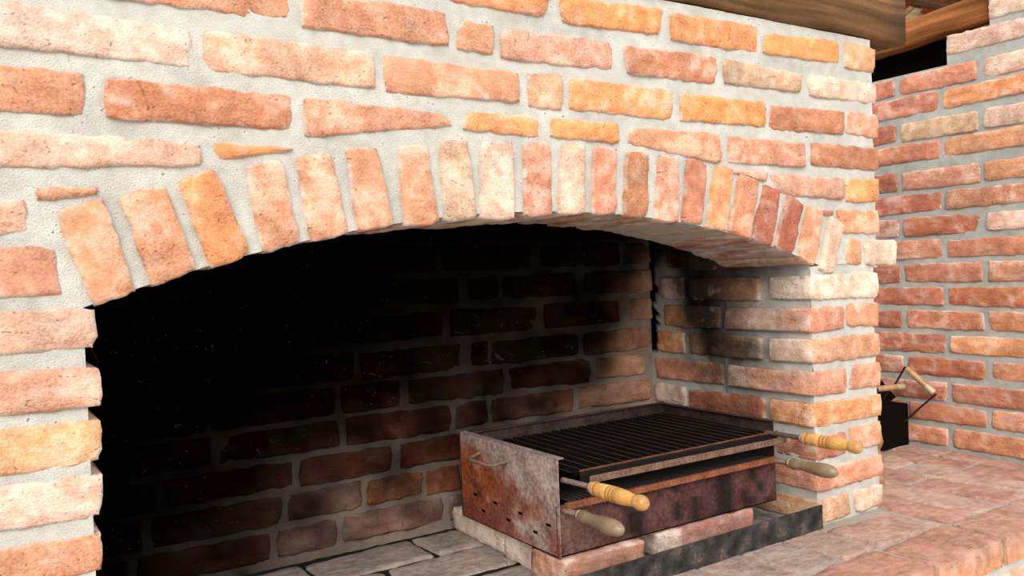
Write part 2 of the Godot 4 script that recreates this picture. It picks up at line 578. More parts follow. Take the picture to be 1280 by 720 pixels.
# A box with chamfered edges, vertex coloured.
func box_mesh(size: Vector3, ch: float, c := Color.WHITE, uv_turn := false) -> ArrayMesh:
	var st := SurfaceTool.new()
	st.begin(Mesh.PRIMITIVE_TRIANGLES)
	var h := size / 2.0
	ch = minf(ch, minf(h.x, minf(h.y, h.z)) * 0.6)
	var dirs := [Vector3.RIGHT, Vector3.LEFT, Vector3.UP, Vector3.DOWN, Vector3.BACK, Vector3.FORWARD]
	var add := func(pts: Array, nrm: Vector3) -> void:
		# fan, clockwise seen from outside
		var cr: Vector3 = (pts[1] - pts[0]).cross(pts[2] - pts[0])
		if cr.dot(nrm) > 0:
			pts.reverse()
		for k in range(1, pts.size() - 1):
			for p in [pts[0], pts[k], pts[k + 1]]:
				st.set_normal(nrm)
				st.set_color(c)
				var uv := Vector2(p.x + p.z * 0.37, -p.y + p.z * 0.61) if absf(nrm.z) > 0.5 or absf(nrm.x) < 0.5 and absf(nrm.y) < 0.5 else Vector2(p.z, -p.y) if absf(nrm.x) > 0.5 else Vector2(p.x, p.z)
				st.set_uv(Vector2(uv.y, uv.x) if uv_turn else uv)
				st.add_vertex(p)
	for d in dirs:
		var ax := Vector3(d).abs()
		var u := Vector3(ax.y, ax.z, ax.x)
		var v := Vector3(ax.z, ax.x, ax.y)
		var ctr: Vector3 = d * h
		var eu := u * (h.dot(u) - ch)
		var ev := v * (h.dot(v) - ch)
		add.call([ctr - eu - ev, ctr + eu - ev, ctr + eu + ev, ctr - eu + ev], d)
	for a in 3:
		for sa in [-1, 1]:
			for sb in [-1, 1]:
				var e := Vector3.ZERO
				e[a] = 1
				var b := (a + 1) % 3
				var c2 := (a + 2) % 3
				var p1 := Vector3.ZERO
				p1[b] = sa * h[b]
				p1[c2] = sb * (h[c2] - ch)
				var p2 := Vector3.ZERO
				p2[b] = sa * (h[b] - ch)
				p2[c2] = sb * h[c2]
				var ext := e * (h[a] - ch)
				var nn := Vector3.ZERO
				nn[b] = sa
				nn[c2] = sb
				add.call([p1 - ext, p1 + ext, p2 + ext, p2 - ext], nn.normalized())
	for sx in [-1, 1]:
		for sy in [-1, 1]:
			for sz in [-1, 1]:
				var s := Vector3(sx, sy, sz)
				add.call([s * (h - Vector3(0, ch, ch)), s * (h - Vector3(ch, 0, ch)), s * (h - Vector3(ch, ch, 0))], s.normalized())
	return st.commit()


# A turned shape along +z: pairs of (distance along, radius, colour).
func lathe(prof: Array, n := 20, uvk := 1.0) -> ArrayMesh:
	var st := SurfaceTool.new()
	st.begin(Mesh.PRIMITIVE_TRIANGLES)
	for j in prof.size():
		for i in n + 1:
			var t := TAU * i / n
			st.set_color(prof[j][2])
			st.set_uv(Vector2(float(i) / n * 0.12, prof[j][0] * 0.8) * uvk)
			st.add_vertex(Vector3(cos(t) * prof[j][1], sin(t) * prof[j][1], prof[j][0]))
	for j in prof.size() - 1:
		for i in n:
			var k := j * (n + 1) + i
			for t2 in [k, k + n + 1, k + 1, k + 1, k + n + 1, k + n + 2]:
				st.add_index(t2)
	st.generate_normals()
	return st.commit()


# A bent rod through points, of radius r.
func rod(pts: Array, r: float, c: Color, n := 8, flat := 1.0) -> ArrayMesh:
	var st := SurfaceTool.new()
	st.begin(Mesh.PRIMITIVE_TRIANGLES)
	var m := pts.size()
	var side := Vector3.ZERO
	for j in m:
		var d: Vector3 = (pts[mini(j + 1, m - 1)] - pts[maxi(j - 1, 0)]).normalized()
		if j == 0:
			side = d.cross(Vector3.UP if absf(d.y) < 0.9 else Vector3.RIGHT).normalized()
		side = (side - d * side.dot(d)).normalized()
		var up := side.cross(d).normalized()
		for i in n + 1:
			var t := TAU * i / n
			st.set_color(c)
			st.set_uv(Vector2(float(i) / n * r * 6.0, j * 0.03))
			st.add_vertex(pts[j] + side * cos(t) * r + up * sin(t) * r * flat)
	for j in m - 1:
		for i in n:
			var k := j * (n + 1) + i
			for t2 in [k, k + 1, k + n + 1, k + 1, k + n + 2, k + n + 1]:
				st.add_index(t2)
	var caps := [st.get_aabb()]
	st.generate_normals()
	caps.clear()
	return st.commit()


# =================================================================== front wall
func build_front_wall() -> void:
	var w := root("wall_front")
	tag(w, "brick front wall of the barbecue with a shallow arch over the dark opening", "wall", "", "structure")
	var flat := Transform3D.IDENTITY
	# mortar: over the arch, left pier, right pier, and the pier's two returns
	mortar(w, flat, 0.1225, 1.60, func(u): return arch_y(u, ARCH_R + 0.0005), func(_u): return 1.10, 0.0016)
	mortar(w, flat, -0.75, 0.1225, func(_u): return -0.02, func(_u): return 1.10, 0.0016)
	mortar(w, flat, 1.56, 1.789, func(_u): return -0.01, func(_u): return 0.574, 0.0016)
	mortar(w, flat, 1.595, 1.806, func(_u): return 0.565, func(_u): return 1.10, 0.0016)
	mortar(w, Transform3D(Basis(Vector3.BACK, UP, Vector3.LEFT), Vector3(JAMB + 0.002, 0, 0)), -DEEP - 0.02, -0.002, func(_u): return -0.01, func(u): return 0.95 if u < -0.25 else 0.585, 0.0015, {"dirt": "jamb"})
	mortar(w, Transform3D(Basis(Vector3.FORWARD, UP, Vector3.RIGHT), Vector3(1.790, 0, 0)), 0.002, 0.9, func(_u): return -0.01, func(_u): return 0.574, 0.001, {"res": 0.02})
	mortar(w, Transform3D(Basis(Vector3.FORWARD, UP, Vector3.RIGHT), Vector3(1.807, 0, 0)), 0.002, 0.9, func(_u): return 0.572, func(_u): return 1.10, 0.001, {"res": 0.02})
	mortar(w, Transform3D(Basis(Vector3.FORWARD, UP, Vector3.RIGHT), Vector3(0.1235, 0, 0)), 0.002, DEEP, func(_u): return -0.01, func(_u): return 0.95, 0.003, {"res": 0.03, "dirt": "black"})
	# solid core, and sooty slabs and a lid added to keep the flue dark
	slab(w, "core", Vector3(1.575, -0.02, -0.9), Vector3(1.784, 1.10, -0.02), mat.mortar, tone.m)
	slab(w, "core", Vector3(-0.75, -0.02, -DEEP - 0.1), Vector3(0.105, 1.10, -0.02), mat.mortar, tone.m)
	slab(w, "flue_blackout", Vector3(0.1, 0.832, -0.262), Vector3(1.58, 1.10, -0.02), mat.soot)
	slab(w, "flue_blackout", Vector3(0.1, 1.02, -DEEP - 0.02), Vector3(1.58, 1.05, -0.262), mat.soot)
	# every brick of the face, as laid: tone, then its four corners in millimetres
	var rows := [
		["o", 675, 1063, 879, 1072, 860, 1031, 676, 1032], ["O", 900, 1070, 1145, 1079, 1130, 1031, 902, 1025], ["O", 1167, 1074, 1412, 1082, 1411, 1027, 1163, 1024],
		["O", 1433, 1068, 1687, 1082, 1682, 1032, 1429, 1029], ["y", 1707, 1083, 1822, 1079, 1813, 1023, 1705, 1026],
		["s", 152, 1019, 411, 1017, 406, 965, 155, 964], ["s", 427, 1008, 667, 1010, 671, 957, 428, 959], ["s", 696, 1001, 757, 1000, 755, 954, 688, 954],
		["S", 773, 996, 1010, 1001, 1017, 954, 771, 948], ["r", 1042, 998, 1292, 1006, 1280, 951, 1050, 949], ["b", 1307, 1001, 1549, 995, 1544, 956, 1310, 954],
		["w", 1568, 995, 1824, 996, 1822, 951, 1576, 951],
		["p", 35, 939, 269, 933, 267, 885, 33, 887], ["S", 289, 934, 537, 928, 536, 878, 286, 882], ["s", 555, 930, 804, 925, 803, 877, 556, 874],
		["S", 825, 926, 897, 930, 894, 870, 824, 871], ["O", 916, 926, 1162, 925, 1156, 871, 912, 873], ["O", 1183, 922, 1429, 924, 1426, 873, 1183, 871],
		["r", 1446, 919, 1690, 921, 1688, 873, 1441, 869], ["s", 1702, 923, 1824, 923, 1824, 870, 1697, 876],
		["s", -110, 861, 135, 862, 134, 808, -110, 809], ["r", 160, 859, 405, 854, 402, 807, 160, 807], ["s", 425, 852, 653, 846, 670, 828, 424, 798],
		["O", 701, 852, 845, 853, 845, 820, 691, 824], ["O", 869, 853, 1020, 853, 1022, 818, 868, 822], ["s", 1059, 846, 1284, 849, 1286, 792, 1046, 820],
		["s", 1316, 846, 1552, 843, 1550, 794, 1314, 793], ["r", 1577, 846, 1817, 845, 1817, 794, 1577, 798],
		["P", -60, 786, 274, 778, 274, 750, -60, 735], ["o", 293, 782, 404, 778, 404, 775, 296, 759], ["s", 1320, 774, 1429, 777, 1423, 757, 1381, 764],
		["S", 1439, 774, 1683, 769, 1681, 724, 1467, 731], ["O", 1697, 768, 1819, 773, 1813, 720, 1695, 718],
		["s", 79, 713, 144, 716, 142, 707, 78, 700], ["S", -120, 700, 64, 699, 64, 658, -120, 658], ["r", 1594, 699, 1645, 698, 1644, 687, 1602, 689],
		["s", 1656, 698, 1812, 699, 1816, 646, 1680, 647],
		["s", -110, 641, 93, 638, 97, 581, -110, 581], ["s", 1688, 631, 1744, 628, 1741, 574, 1685, 576], ["w", 1762, 630, 1885, 626, 1883, 569, 1759, 572]]
	for a in rows:
		brick(w, "brick", flat, quad_mm(a), 0.11, a[0], mat.limed if a[0] in "psSPw" else mat.brick, {"res": 0.013, "lime": 0.12 if a[0] in "pPwS" else -0.05})
	# bricks further left, just outside the photograph
	for k in 7:
		var y0 := 0.587 + 0.0735 * k
		brick(w, "brick", flat, box4(-0.42 + 0.12 * (k % 2), -0.15 + 0.02 * (k % 2), y0, y0 + 0.052, 0.002), 0.11, "sSoPsps"[k], mat.limed)
	var left_pier := [["P", -110, 562, 135, 561, 132, 511, -110, 511], ["S", -110, 490, 138, 484, 136, 436, -110, 439], ["y", -110, 421, 137, 416, 134, 364, -110, 364],
		["P", -110, 350, 134, 345, 131, 293, -110, 300], ["s", -110, 279, 131, 269, 129, 223, -110, 231], ["s", -110, 212, 129, 197, 127, 149, -110, 163],
		["S", -110, 128, 129, 125, 127, 75, -110, 79], ["s", -110, 55, 129, 54, 128, 4, -110, 5]]
	for k in left_pier.size():
		var a: Array = left_pier[k]
		brick(w, "brick", flat, quad_mm(a), 0.12, a[0], mat.limed, {"res": 0.013, "lime": 0.15 if k in [0, 3] else 0.0})
		brick(w, "brick", flat, box4(-0.38, -0.13, a[8] * 0.001, a[8] * 0.001 + 0.05, 0.002), 0.11, "sSpsoSps"[k], mat.limed)
	# the right pier: stretchers and headers turn the corner into the firebox
	var right_pier := [["p", 1557, 553, 1802, 552, 1802, 495, 1554, 502, 108], ["s", 1553, 482, 1671, 480, 1669, 429, 1550, 428, 243], ["s", 1683, 483, 1804, 480, 1802, 427, 1684, 435, 115],
		["s", 1550, 412, 1801, 408, 1798, 359, 1552, 359, 112], ["s", 1551, 340, 1673, 337, 1673, 284, 1549, 289, 240], ["s", 1694, 342, 1800, 340, 1798, 287, 1685, 288, 115],
		["o", 1553, 270, 1796, 263, 1797, 217, 1554, 217, 117], ["q", 1556, 195, 1666, 193, 1658, 147, 1559, 143, 238], ["s", 1681, 198, 1795, 201, 1797, 150, 1678, 145, 115],
		["s", 1555, 122, 1799, 122, 1803, 73, 1558, 74, 112], ["S", 1557, 54, 1667, 53, 1671, 3, 1557, 2, 240], ["P", 1685, 54, 1798, 49, 1796, 4, 1695, 4, 115]]
	for a in right_pier:
		brick(w, "brick", flat, quad_mm(a), a[9] * 0.001, a[0], mat.limed, {"res": 0.012, "segs": 5, "dirt": "jamb", "lime": 0.3 if a[0] == "p" else 0.1 if a[2] < 60 else 0.0})
	# the arch: bricks on edge, running 24 cm back
	var ring := [
		["s", 97, 684, 150, 700, 183, 582, 135, 564], ["s", 171, 707, 227, 719, 261, 607, 206, 586], ["o", 245, 729, 291, 744, 336, 627, 282, 608], ["s", 337, 751, 386, 759, 407, 640, 354, 629],
		["s", 411, 764, 461, 774, 482, 655, 426, 643], ["s", 488, 781, 536, 784, 556, 665, 499, 659], ["s", 574, 789, 622, 793, 637, 671, 580, 665], ["b", 647, 800, 697, 805, 707, 678, 651, 672],
		["P", 727, 805, 785, 807, 781, 678, 718, 676], ["s", 810, 807, 864, 807, 860, 685, 806, 682], ["P", 890, 808, 938, 808, 934, 687, 877, 685], ["r", 962, 809, 1012, 805, 1005, 686, 954, 685],
		["r", 1039, 801, 1090, 800, 1081, 682, 1027, 681], ["s", 1121, 800, 1169, 795, 1161, 672, 1105, 676], ["r", 1195, 795, 1245, 786, 1228, 668, 1176, 672], ["o", 1272, 785, 1320, 779, 1300, 655, 1241, 661],
		["r", 1343, 770, 1396, 758, 1365, 638, 1304, 651], ["R", 1418, 750, 1465, 738, 1429, 622, 1370, 636], ["R", 1491, 731, 1537, 711, 1495, 602, 1442, 620], ["s", 1553, 708, 1605, 692, 1566, 576, 1518, 594],
		["P", 1635, 685, 1678, 665, 1635, 556, 1587, 566]]
	for a in ring:
		brick(w, "arch_brick", flat, quad_mm(a), 0.245, a[0], mat.limed if a[0] in "sPb" else mat.brick, {"res": 0.012, "segs": 7, "proud": 0.0075, "streak": 0.8, "lime": 0.2 if a[0] == "P" else 0.05})  # lime streaks, laid on heavier to brighten the dim underside
	arch_bed(w)
	# block of mortar behind the last arch brick
	slab(w, "mortar", Vector3(1.645, 0.575, -0.1), Vector3(1.69, 0.63, 0.001), mat.mortar, tone.m)


# Mortar on the underside of the arch, a little above the bricks, and the back of the ring.
func arch_bed(w: Node) -> void:
	var st := SurfaceTool.new()
	st.begin(Mesh.PRIMITIVE_TRIANGLES)
	var n := 130
	var m := 12
	for i in n + 1:
		var t := lerpf(-0.337, 0.343, float(i) / n)
		for j in m + 1:
			var z := lerpf(-0.002, -0.25, float(j) / m)
			var r := ARCH_R + 0.0005 + 0.003 * nz.get_noise_3d(t * 90.0, z * 12.0, 1.0) + 0.0015 * nz.get_noise_3d(t * 200.0, z * 50.0, 1.0)
			var p := Vector3(ARCH.x + r * sin(t), ARCH.y + r * cos(t), z)
			st.set_color((tone.m as Color).lerp(tone.b, 0.25 + 0.4 * nz.get_noise_3d(t * 60.0, z * 6.0, 2.0)))
			st.set_uv(Vector2(t * ARCH_R, z))
			st.add_vertex(p)
	for i in n:
		for j in m:
			var k := i * (m + 1) + j
			for t2 in [k, k + 1, k + m + 1, k + 1, k + m + 2, k + m + 1]:
				st.add_index(t2)
	st.generate_normals()
	put(w, "mortar", st.commit(), mat.mortar)


# =================================================================== firebox
func build_firebox() -> void:
	var w := root("wall_back")
	tag(w, "soot-blackened brick back and right cheek of the firebox behind the grill", "wall", "", "structure")
	var back := Transform3D(Basis.IDENTITY, Vector3(0, 0, -DEEP))
	mortar(w, back, 0.1, JAMB + 0.02, func(_u): return -0.01, func(_u): return 1.04, 0.0015, {"dirt": "back", "tint": Color(0.43, 0.345, 0.29), "amp": 1.5})
	slab(w, "core", Vector3(-0.75, -0.02, -DEEP - 0.24), Vector3(1.80, 1.10, -DEEP - 0.03), mat.mortar, tone.m)
	var rows := [
		[0.046, 0.512, 0.639, 0.656, 0.894, 0.915, 1.15, 1.17, 1.41, 1.43, 1.55], [0.116, 0.54, 0.694, 0.716, 0.847, 0.858, 0.945, 0.965, 1.2, 1.22, 1.45, 1.47, 1.555],
		[0.186, 0.569, 0.771, 0.795, 0.959, 0.98, 1.225, 1.245, 1.49, 1.51, 1.555], [0.256, 0.672, 0.923, 0.944, 1.026, 1.041, 1.283, 1.3, 1.542],
		[0.326, 0.664, 0.8, 0.824, 1.071, 1.096, 1.336, 1.363, 1.529], [0.396, 0.713, 0.96, 0.991, 1.031, 1.049, 1.3, 1.322, 1.555],
		[0.473, 0.69, 0.915, 0.939, 1.18, 1.202, 1.445, 1.482, 1.562], [0.55, 0.711, 0.959, 0.989, 1.07, 1.088, 1.305, 1.331, 1.56],
		[0.623, 0.66, 0.905, 0.925, 1.17, 1.2, 1.45, 1.469, 1.56], [0.69, 0.56, 0.8, 0.82, 0.983, 1.006, 1.237, 1.258, 1.5], [0.76, 0.66, 0.9, 0.92, 1.17, 1.2, 1.43]]
	for a in rows:
		var y: float = a[0]
		for k in range(1, a.size(), 2):
			var code: String = "S" if a[k + 1] > 1.5 else "v" if y < 0.07 else "rqrsRv"[(k / 2 + int(y * 100)) % 6]  # cleaner end bricks take a pale tone, standing in for light in the corner
			brick(w, "brick", back, box4(a[k], a[k + 1], y - 0.0265, y + 0.0265, 0.003), 0.08, code, mat.burnt, {"dirt": "back", "res": 0.018, "proud": 0.005, "rough": 1.5})
		var x: float = a[1] - 0.02
		while x > 0.2 and y < 0.72:
			var x0 := maxf(x - 0.245, 0.13)
			brick(w, "brick", back, box4(x0, x, y - 0.0265, y + 0.0265, 0.003), 0.08, "r", mat.burnt, {"dirt": "back", "res": 0.022, "proud": 0.005, "rough": 1.5})
			x = x0 - 0.02
	# the right cheek, seen from the opening
	var cheek := Transform3D(Basis(Vector3.BACK, UP, Vector3.LEFT), Vector3(JAMB, 0, 0))
	var side := [
		["w", -470, -391, 502, 556], ["s", -369, -140, 500, 552], ["o", -461, -265, 430, 482], ["o", -493, -395, 361, 413], ["b", -373, -139, 359, 411],
		["s", -500, -261, 289, 341], ["w", -510, -394, 221, 271], ["r", -378, -135, 217, 267], ["s", -500, -262, 146, 196], ["s", -500, -400, 74, 123], ["S", -378, -134, 73, 122],
		["S", -500, -264, 3, 53], ["r", -448, -385, 582, 632], ["s", -370, -250, 576, 630], ["r", -500, -262, 650, 702], ["r", -490, -262, 722, 774]]
	for a in side:
		brick(w, "brick", cheek, box4(a[1] * 0.001, a[2] * 0.001, a[3] * 0.001, a[4] * 0.001, 0.002), 0.08, a[0], mat.burnt if a[0] in "rb" else mat.limed if a[0] in "wS" else mat.brick, {"dirt": "jamb", "res": 0.013, "proud": 0.005, "rough": 1.2})


# =================================================================== side wall
func side_top(z: float) -> float:
	return 1.148 if z < -0.183 else 1.222 if z < -0.058 else 1.60


func build_side_wall() -> void:
	var w := root("wall_right")
	tag(w, "brick side wall at right, beyond the corner of the barbecue", "wall", "", "structure")
	var pl := Transform3D(Basis(Vector3.BACK, UP, Vector3.LEFT), Vector3(SIDE, 0, 0))
	var sheets := [[-0.9, -0.183, 1.148], [-0.183, -0.058, 1.222], [-0.058, 0.32, 1.60]]
	for s in sheets:
		mortar(w, pl, s[0], s[1], func(_u): return -0.02, func(_u): return s[2], 0.001, {"res": 0.014, "tint": Color(0.47, 0.475, 0.455)})  # mortar tint also darkened for the dimmer light on this wall
		slab(w, "core", Vector3(SIDE + 0.006, -0.55, s[0]), Vector3(SIDE + 0.12, s[2] - 0.004, s[1] - 0.001), mat.mortar, tone.m)
	var codes := ["sSSS", "rsSs", "srss", "RrSs", "rRoS", "Rrss", "srrs", "RsSs", "sssS", "RrPs", "rrsS", "RsSs", "ssSs", "RbPs", "rros", "rsPS", "soPP", "osps", "sSpp", "sSso", "psps"]  # shade is in the tones too: darkest reds beside the pier
	var shift := [0.014, 0.013, 0.006, 0.009, 0.009, 0.009, 0.008, 0.008, 0.008, 0.008, 0.008, 0.008, 0.022, 0.014, 0.022, 0.014, 0.032, 0.03, 0.03, 0.03, 0.03]
	for k in 21:
		var y: float = 0.027 + 0.0715 * k + shift[k]
		var odd := k % 2 == 1
		var z := -0.587 if odd else -0.703
		var i := 0
		while z < 0.3:
			var z1 := minf(z + 0.235, 0.316)
			if y + 0.02 < side_top(z1 - 0.06) and z > -0.9:
				var z0 := z
				if side_top(z) < y:
					z0 = -0.183 if y < 1.222 else -0.058
				if z1 - z0 > 0.04:
					var code: String = {"s": "r", "r": "q", "S": "s"}.get(codes[k][i % 4], codes[k][i % 4])  # each tone swapped for a darker one to paint dimmer light
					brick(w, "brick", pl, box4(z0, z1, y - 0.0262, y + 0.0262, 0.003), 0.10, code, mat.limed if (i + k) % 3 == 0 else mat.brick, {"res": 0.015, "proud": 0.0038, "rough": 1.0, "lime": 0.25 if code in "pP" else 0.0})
			z = z1 + 0.019
			i += 1


# =================================================================== hearth
func build_hearth() -> void:
	var h := root("floor")
	tag(h, "raised hearth of brick pavers, greyed with ash inside the firebox", "floor", "", "structure")
	var top := Transform3D(Basis(Vector3.RIGHT, Vector3.FORWARD, UP), Vector3.ZERO)   # u = x, v = -z
	mortar(h, top, -0.75, SIDE + 0.02, func(_u): return -0.288, func(_u): return 0.9, 0.004, {"res": 0.014, "tint": Color(0.46, 0.42, 0.38), "dirt": "joint"})
	slab(h, "bed", Vector3(-0.75, -0.55, -0.9), Vector3(SIDE + 0.02, -0.02, 0.285), mat.mortar, tone.m)
	var lay := func(x0: float, x1: float, z0: float, z1: float, code: String, ash: float, depth: float) -> void:
		brick(h, "paver", top, box4(x0, x1, -z1, -z0, 0.004), depth, code, mat.paver, {"ash": ash, "dust": "V" if code in "SP" else "v", "res": 0.016, "proud": 0.001, "rough": 1.0, "lime": 0.0})
	# the front edge: stretchers along the lip
	for k in 13:
		var x := -0.493 + 0.25 * k - 0.232
		lay.call(x, minf(x + 0.228, SIDE), 0.178, 0.297, "sPoSosSsoosss"[k], 0.12 if x > 1.2 else 0.3, 0.055)
	# headers that run under the steel strip
	for k in 15:
		var x := -0.348 + 0.126 * k
		if x < 1.5:
			lay.call(x, minf(x + 0.115, 1.524), -0.075, 0.166, "SPSsPSSPPSPPSPS"[k], 0.62 if x < 1.38 else 0.4, 0.05)
	lay.call(1.541, 1.765, 0.036, 0.164, "S", 0.25, 0.05)
	# inside the firebox: long bricks side by side, grey with ash
	var zs := [-0.50, -0.362, -0.222]
	for r in 3:
		for k in 6:
			var x: float = [-0.20, -0.32, -0.20][r] + 0.0 + 0.252 * k
			x += [0.01, 0.0, 0.01][r]
			var x0 := maxf(x + 0.252 * 1.0 - 0.01, 0.14)
			var x1 := minf(x + 0.252 * 2.0 - 0.024, 1.54)
			if x1 - x0 > 0.05:
				lay.call(x0, x1, zs[r] + 0.006, zs[r] + 0.130, "SPSSPS"[k], 0.85, 0.05)
	# the alcove to the right of the pier: bricks that run back
	var xs := [1.775, 1.889, 2.014, 2.132, 2.25, 2.362, 2.452]
	for k in 6:
		var off := -0.08 if k % 2 == 0 else -0.075 - 0.12
		var z1 := 0.165
		lay.call(xs[k] + 0.005, xs[k + 1] - 0.006, off + 0.008, z1, "sSsSss"[k], 0.12, 0.05)
		lay.call(xs[k] + 0.005, xs[k + 1] - 0.006, off - 0.24, off - 0.004, "SssSsS"[k], 0.12, 0.05)
	# bricks of the front face under the lip
	var front := Transform3D(Basis.IDENTITY, Vector3(0, 0, 0.288))
	mortar(h, front, 0.9, SIDE, func(_u): return -0.3, func(_u): return -0.012, 0.002)
	for k in 6:
		brick(h, "brick", front, box4(1.0 + 0.255 * k, 1.232 + 0.255 * k, -0.128, -0.076, 0.002), 0.08, "sSsSss"[k], mat.limed, {"lime": 0.2})


func build_ground() -> void:
	var g := slab(self, "floor_porch", Vector3(-4, -0.65, -2.0), Vector3(7.0, -0.55, 6.0), mat.mortar, Color(0.74, 0.70, 0.64))
	tag(g, "pale porch paving below the raised hearth", "floor", "", "structure")


# =================================================================== roof timbers
func timber(called: String, size: Vector3, c: Color, ch := 0.006) -> MeshInstance3D:
	var st := SurfaceTool.new()
	st.begin(Mesh.PRIMITIVE_TRIANGLES)
	var long := size.x >= size.z
	var n := 30
	var prof := []
	var a := (size.z if long else size.x) / 2.0
	var b := size.y / 2.0
	for p in [[-a, -b + ch], [-a, b - ch], [-a + ch, b], [a - ch, b], [a, b - ch], [a, -b + ch], [a - ch, -b], [-a + ch, -b]]:
		prof.append(Vector2(p[0], p[1]))
	var length := size.x if long else size.z
	var m := prof.size()
	for i in n + 1:
		var t := lerpf(-length / 2.0, length / 2.0, float(i) / n)
		for j in m:
			var p: Vector2 = prof[j]
			p += Vector2(nz.get_noise_3d(t * 5.0, j * 3.0, size.y * 90.0), nz.get_noise_3d(t * 5.0, j * 3.0 + 40.0, size.y * 90.0)) * 0.006
			st.set_color(c * (1.0 + 0.25 * nz.get_noise_3d(t * 6.0, p.x * 9.0, p.y * 9.0)))
			st.set_uv(Vector2(t * 0.6, (p.x + p.y) * 1.4))
			st.add_vertex(Vector3(t, p.y, -p.x) if long else Vector3(p.x, p.y, t))
	for i in n:
		for j in m:
			var k := i * m + j
			var k2 := i * m + (j + 1) % m
			for t2 in [k, k2, k + m, k2, k2 + m, k + m]:
				st.add_index(t2)
	for e in [0, n]:
		for j in range(1, m - 1):
			var tri: Array = [e * m, e * m + j + 1, e * m + j] if e == 0 else [e * m, e * m + j, e * m + j + 1]
			for t2 in tri:
				st.add_index(t2)
	st.generate_normals()
	return put(self, called, st.commit(), mat.wood)


func build_roof() -> void:
	var plate := timber("timber_beam", Vector3(2.7, 0.20, 0.24), Color(0.215, 0.125, 0.068), 0.009)
	plate.position = Vector3(0.585, 1.202, -0.11)
	tag(plate, "weathered brown timber beam lying along the top of the front brick wall", "beam")
	var rafter := timber("timber_beam", Vector3(0.07, 0.075, 1.1), Color(0.36, 0.145, 0.05), 0.006)
	rafter.rotation.x = -0.05
	rafter.position = Vector3(SIDE + 0.058, 1.268, -0.605)
	tag(rafter, "reddish brown timber beam set into the top of the side wall over a black gap", "beam")
	var batten := timber("roof_batten", Vector3(1.6, 0.040, 0.05), Color(0.14, 0.075, 0.04), 0.004)
	batten.position = Vector3(3.4, 1.518, -0.545)
	tag(batten, "dark narrow roof batten crossing above the side wall's beam", "batten")
	var roof := root("ceiling")
	tag(roof, "underside of the tiled roof with pale boards and orange clay tiles", "ceiling", "", "structure")
	var slope := Basis(Vector3.RIGHT, -0.5)
	for k in 12:
		var x := 2.72 + 0.095 * k
		put(roof, "plank", box_mesh(Vector3(0.091, 0.02, 0.62), 0.002, Color(0.92, 0.70, 0.48) * rng.randf_range(0.85, 1.1)), mat.wood, Transform3D(slope, Vector3(x, 1.36, -0.86)))  # board colour raised in place of light missing under the roof
	for k in 10:
		for r in 2:
			put(roof, "roof_tile", tile_mesh(Color(0.80, 0.20, 0.045) * rng.randf_range(0.7, 1.15)), mat.brick, Transform3D(slope, Vector3(2.65 + 0.15 * k, 1.535 + 0.115 * r, -0.47 + 0.22 * r)))
	# black panel added to paint the dark beyond the gap under the beam
	var dark := slab(self, "added_gap_panel", Vector3(SIDE + 0.125, -0.55, -1.2), Vector3(SIDE + 0.2, 1.262, 0.32), mat.soot)
	tag(dark, "added black panel that paints the dark space seen through the gap under the side wall's beam", "wall", "", "structure")


func tile_mesh(c: Color) -> ArrayMesh:
	var st := SurfaceTool.new()
	st.begin(Mesh.PRIMITIVE_TRIANGLES)
	var n := 8
	for s in [0.0, 0.012]:
		for j in 2:
			for i in n + 1:
				var t := PI * i / n
				var r: float = 0.075 - s + (0.006 if j == 0 else 0.0)
				st.set_color(c)
				st.set_uv(Vector2(t * 0.07, j * 0.26))
				st.add_vertex(Vector3(-cos(t) * r, sin(t) * r * 0.7, -0.13 + 0.26 * j))
	for s in 2:
		for i in n:
			var k := s * 2 * (n + 1) + i
			var tri := [k, k + n + 1, k + 1, k + 1, k + n + 1, k + n + 2] if s == 1 else [k, k + 1, k + n + 1, k + 1, k + n + 2, k + n + 1]
			for t2 in tri:
				st.add_index(t2)
	st.generate_normals()
	return st.commit()


# =================================================================== loose bricks under the grill
func loose(at: Vector3, turn: float, length: float, code: String, label: String, o := {}) -> void:
	var pl := Transform3D(Basis(Vector3.UP, turn), at)
	var holder := Node3D.new()
	o.merge({"res": 0.013, "segs": 6, "closed": true, "proud": 0.0, "rough": 1.3})
	var d: float = o.get("deep", 0.105)
	var hgt: float = o.get("tall", 0.054)
	var b := brick(self, "loose_brick", pl, box4(-length / 2, length / 2, 0.001, hgt, 0.002), d, code, mat.limed if o.get("lime", 0.0) > 0.1 else mat.brick, o)
	tag(b, label, "brick", "bricks that carry the grill")
	holder.free()


func build_loose_bricks() -> void:
	loose(Vector3(0.912, 0.0, -0.39), -PI / 2, 0.225, "W", "whitened loose brick under the back of the grill's rusty left side", {"lime": 0.2, "deep": 0.1})
	loose(Vector3(0.904, 0.0, -0.21), -PI / 2 - 0.02, 0.122, "W", "short whitened brick under the middle of the grill's rusty left side", {"lime": 0.2, "deep": 0.1})
	loose(Vector3(0.980, 0.0, -0.03), -0.02, 0.19, "d", "reddish brick under the grill's front left corner behind the steel strip", {"tall": 0.056})
	loose(Vector3(1.272, 0.0, -0.053), 0.0, 0.274, "d", "red brick with a pale broken end under the front right of the grill", {"tall": 0.056, "pale": 0.062, "deep": 0.1})


func build_steel_strip() -> void:
	var m := box_mesh(Vector3(0.72, 0.052, 0.004), 0.0008)
	var s := put(self, "steel_strip", m, mat.scale, Transform3D(Basis(Vector3.UP, 0.012), Vector3(1.185, 0.027, 0.026)))
	tag(s, "blackened rusty steel strip standing on edge along the front of the hearth", "metal strip")


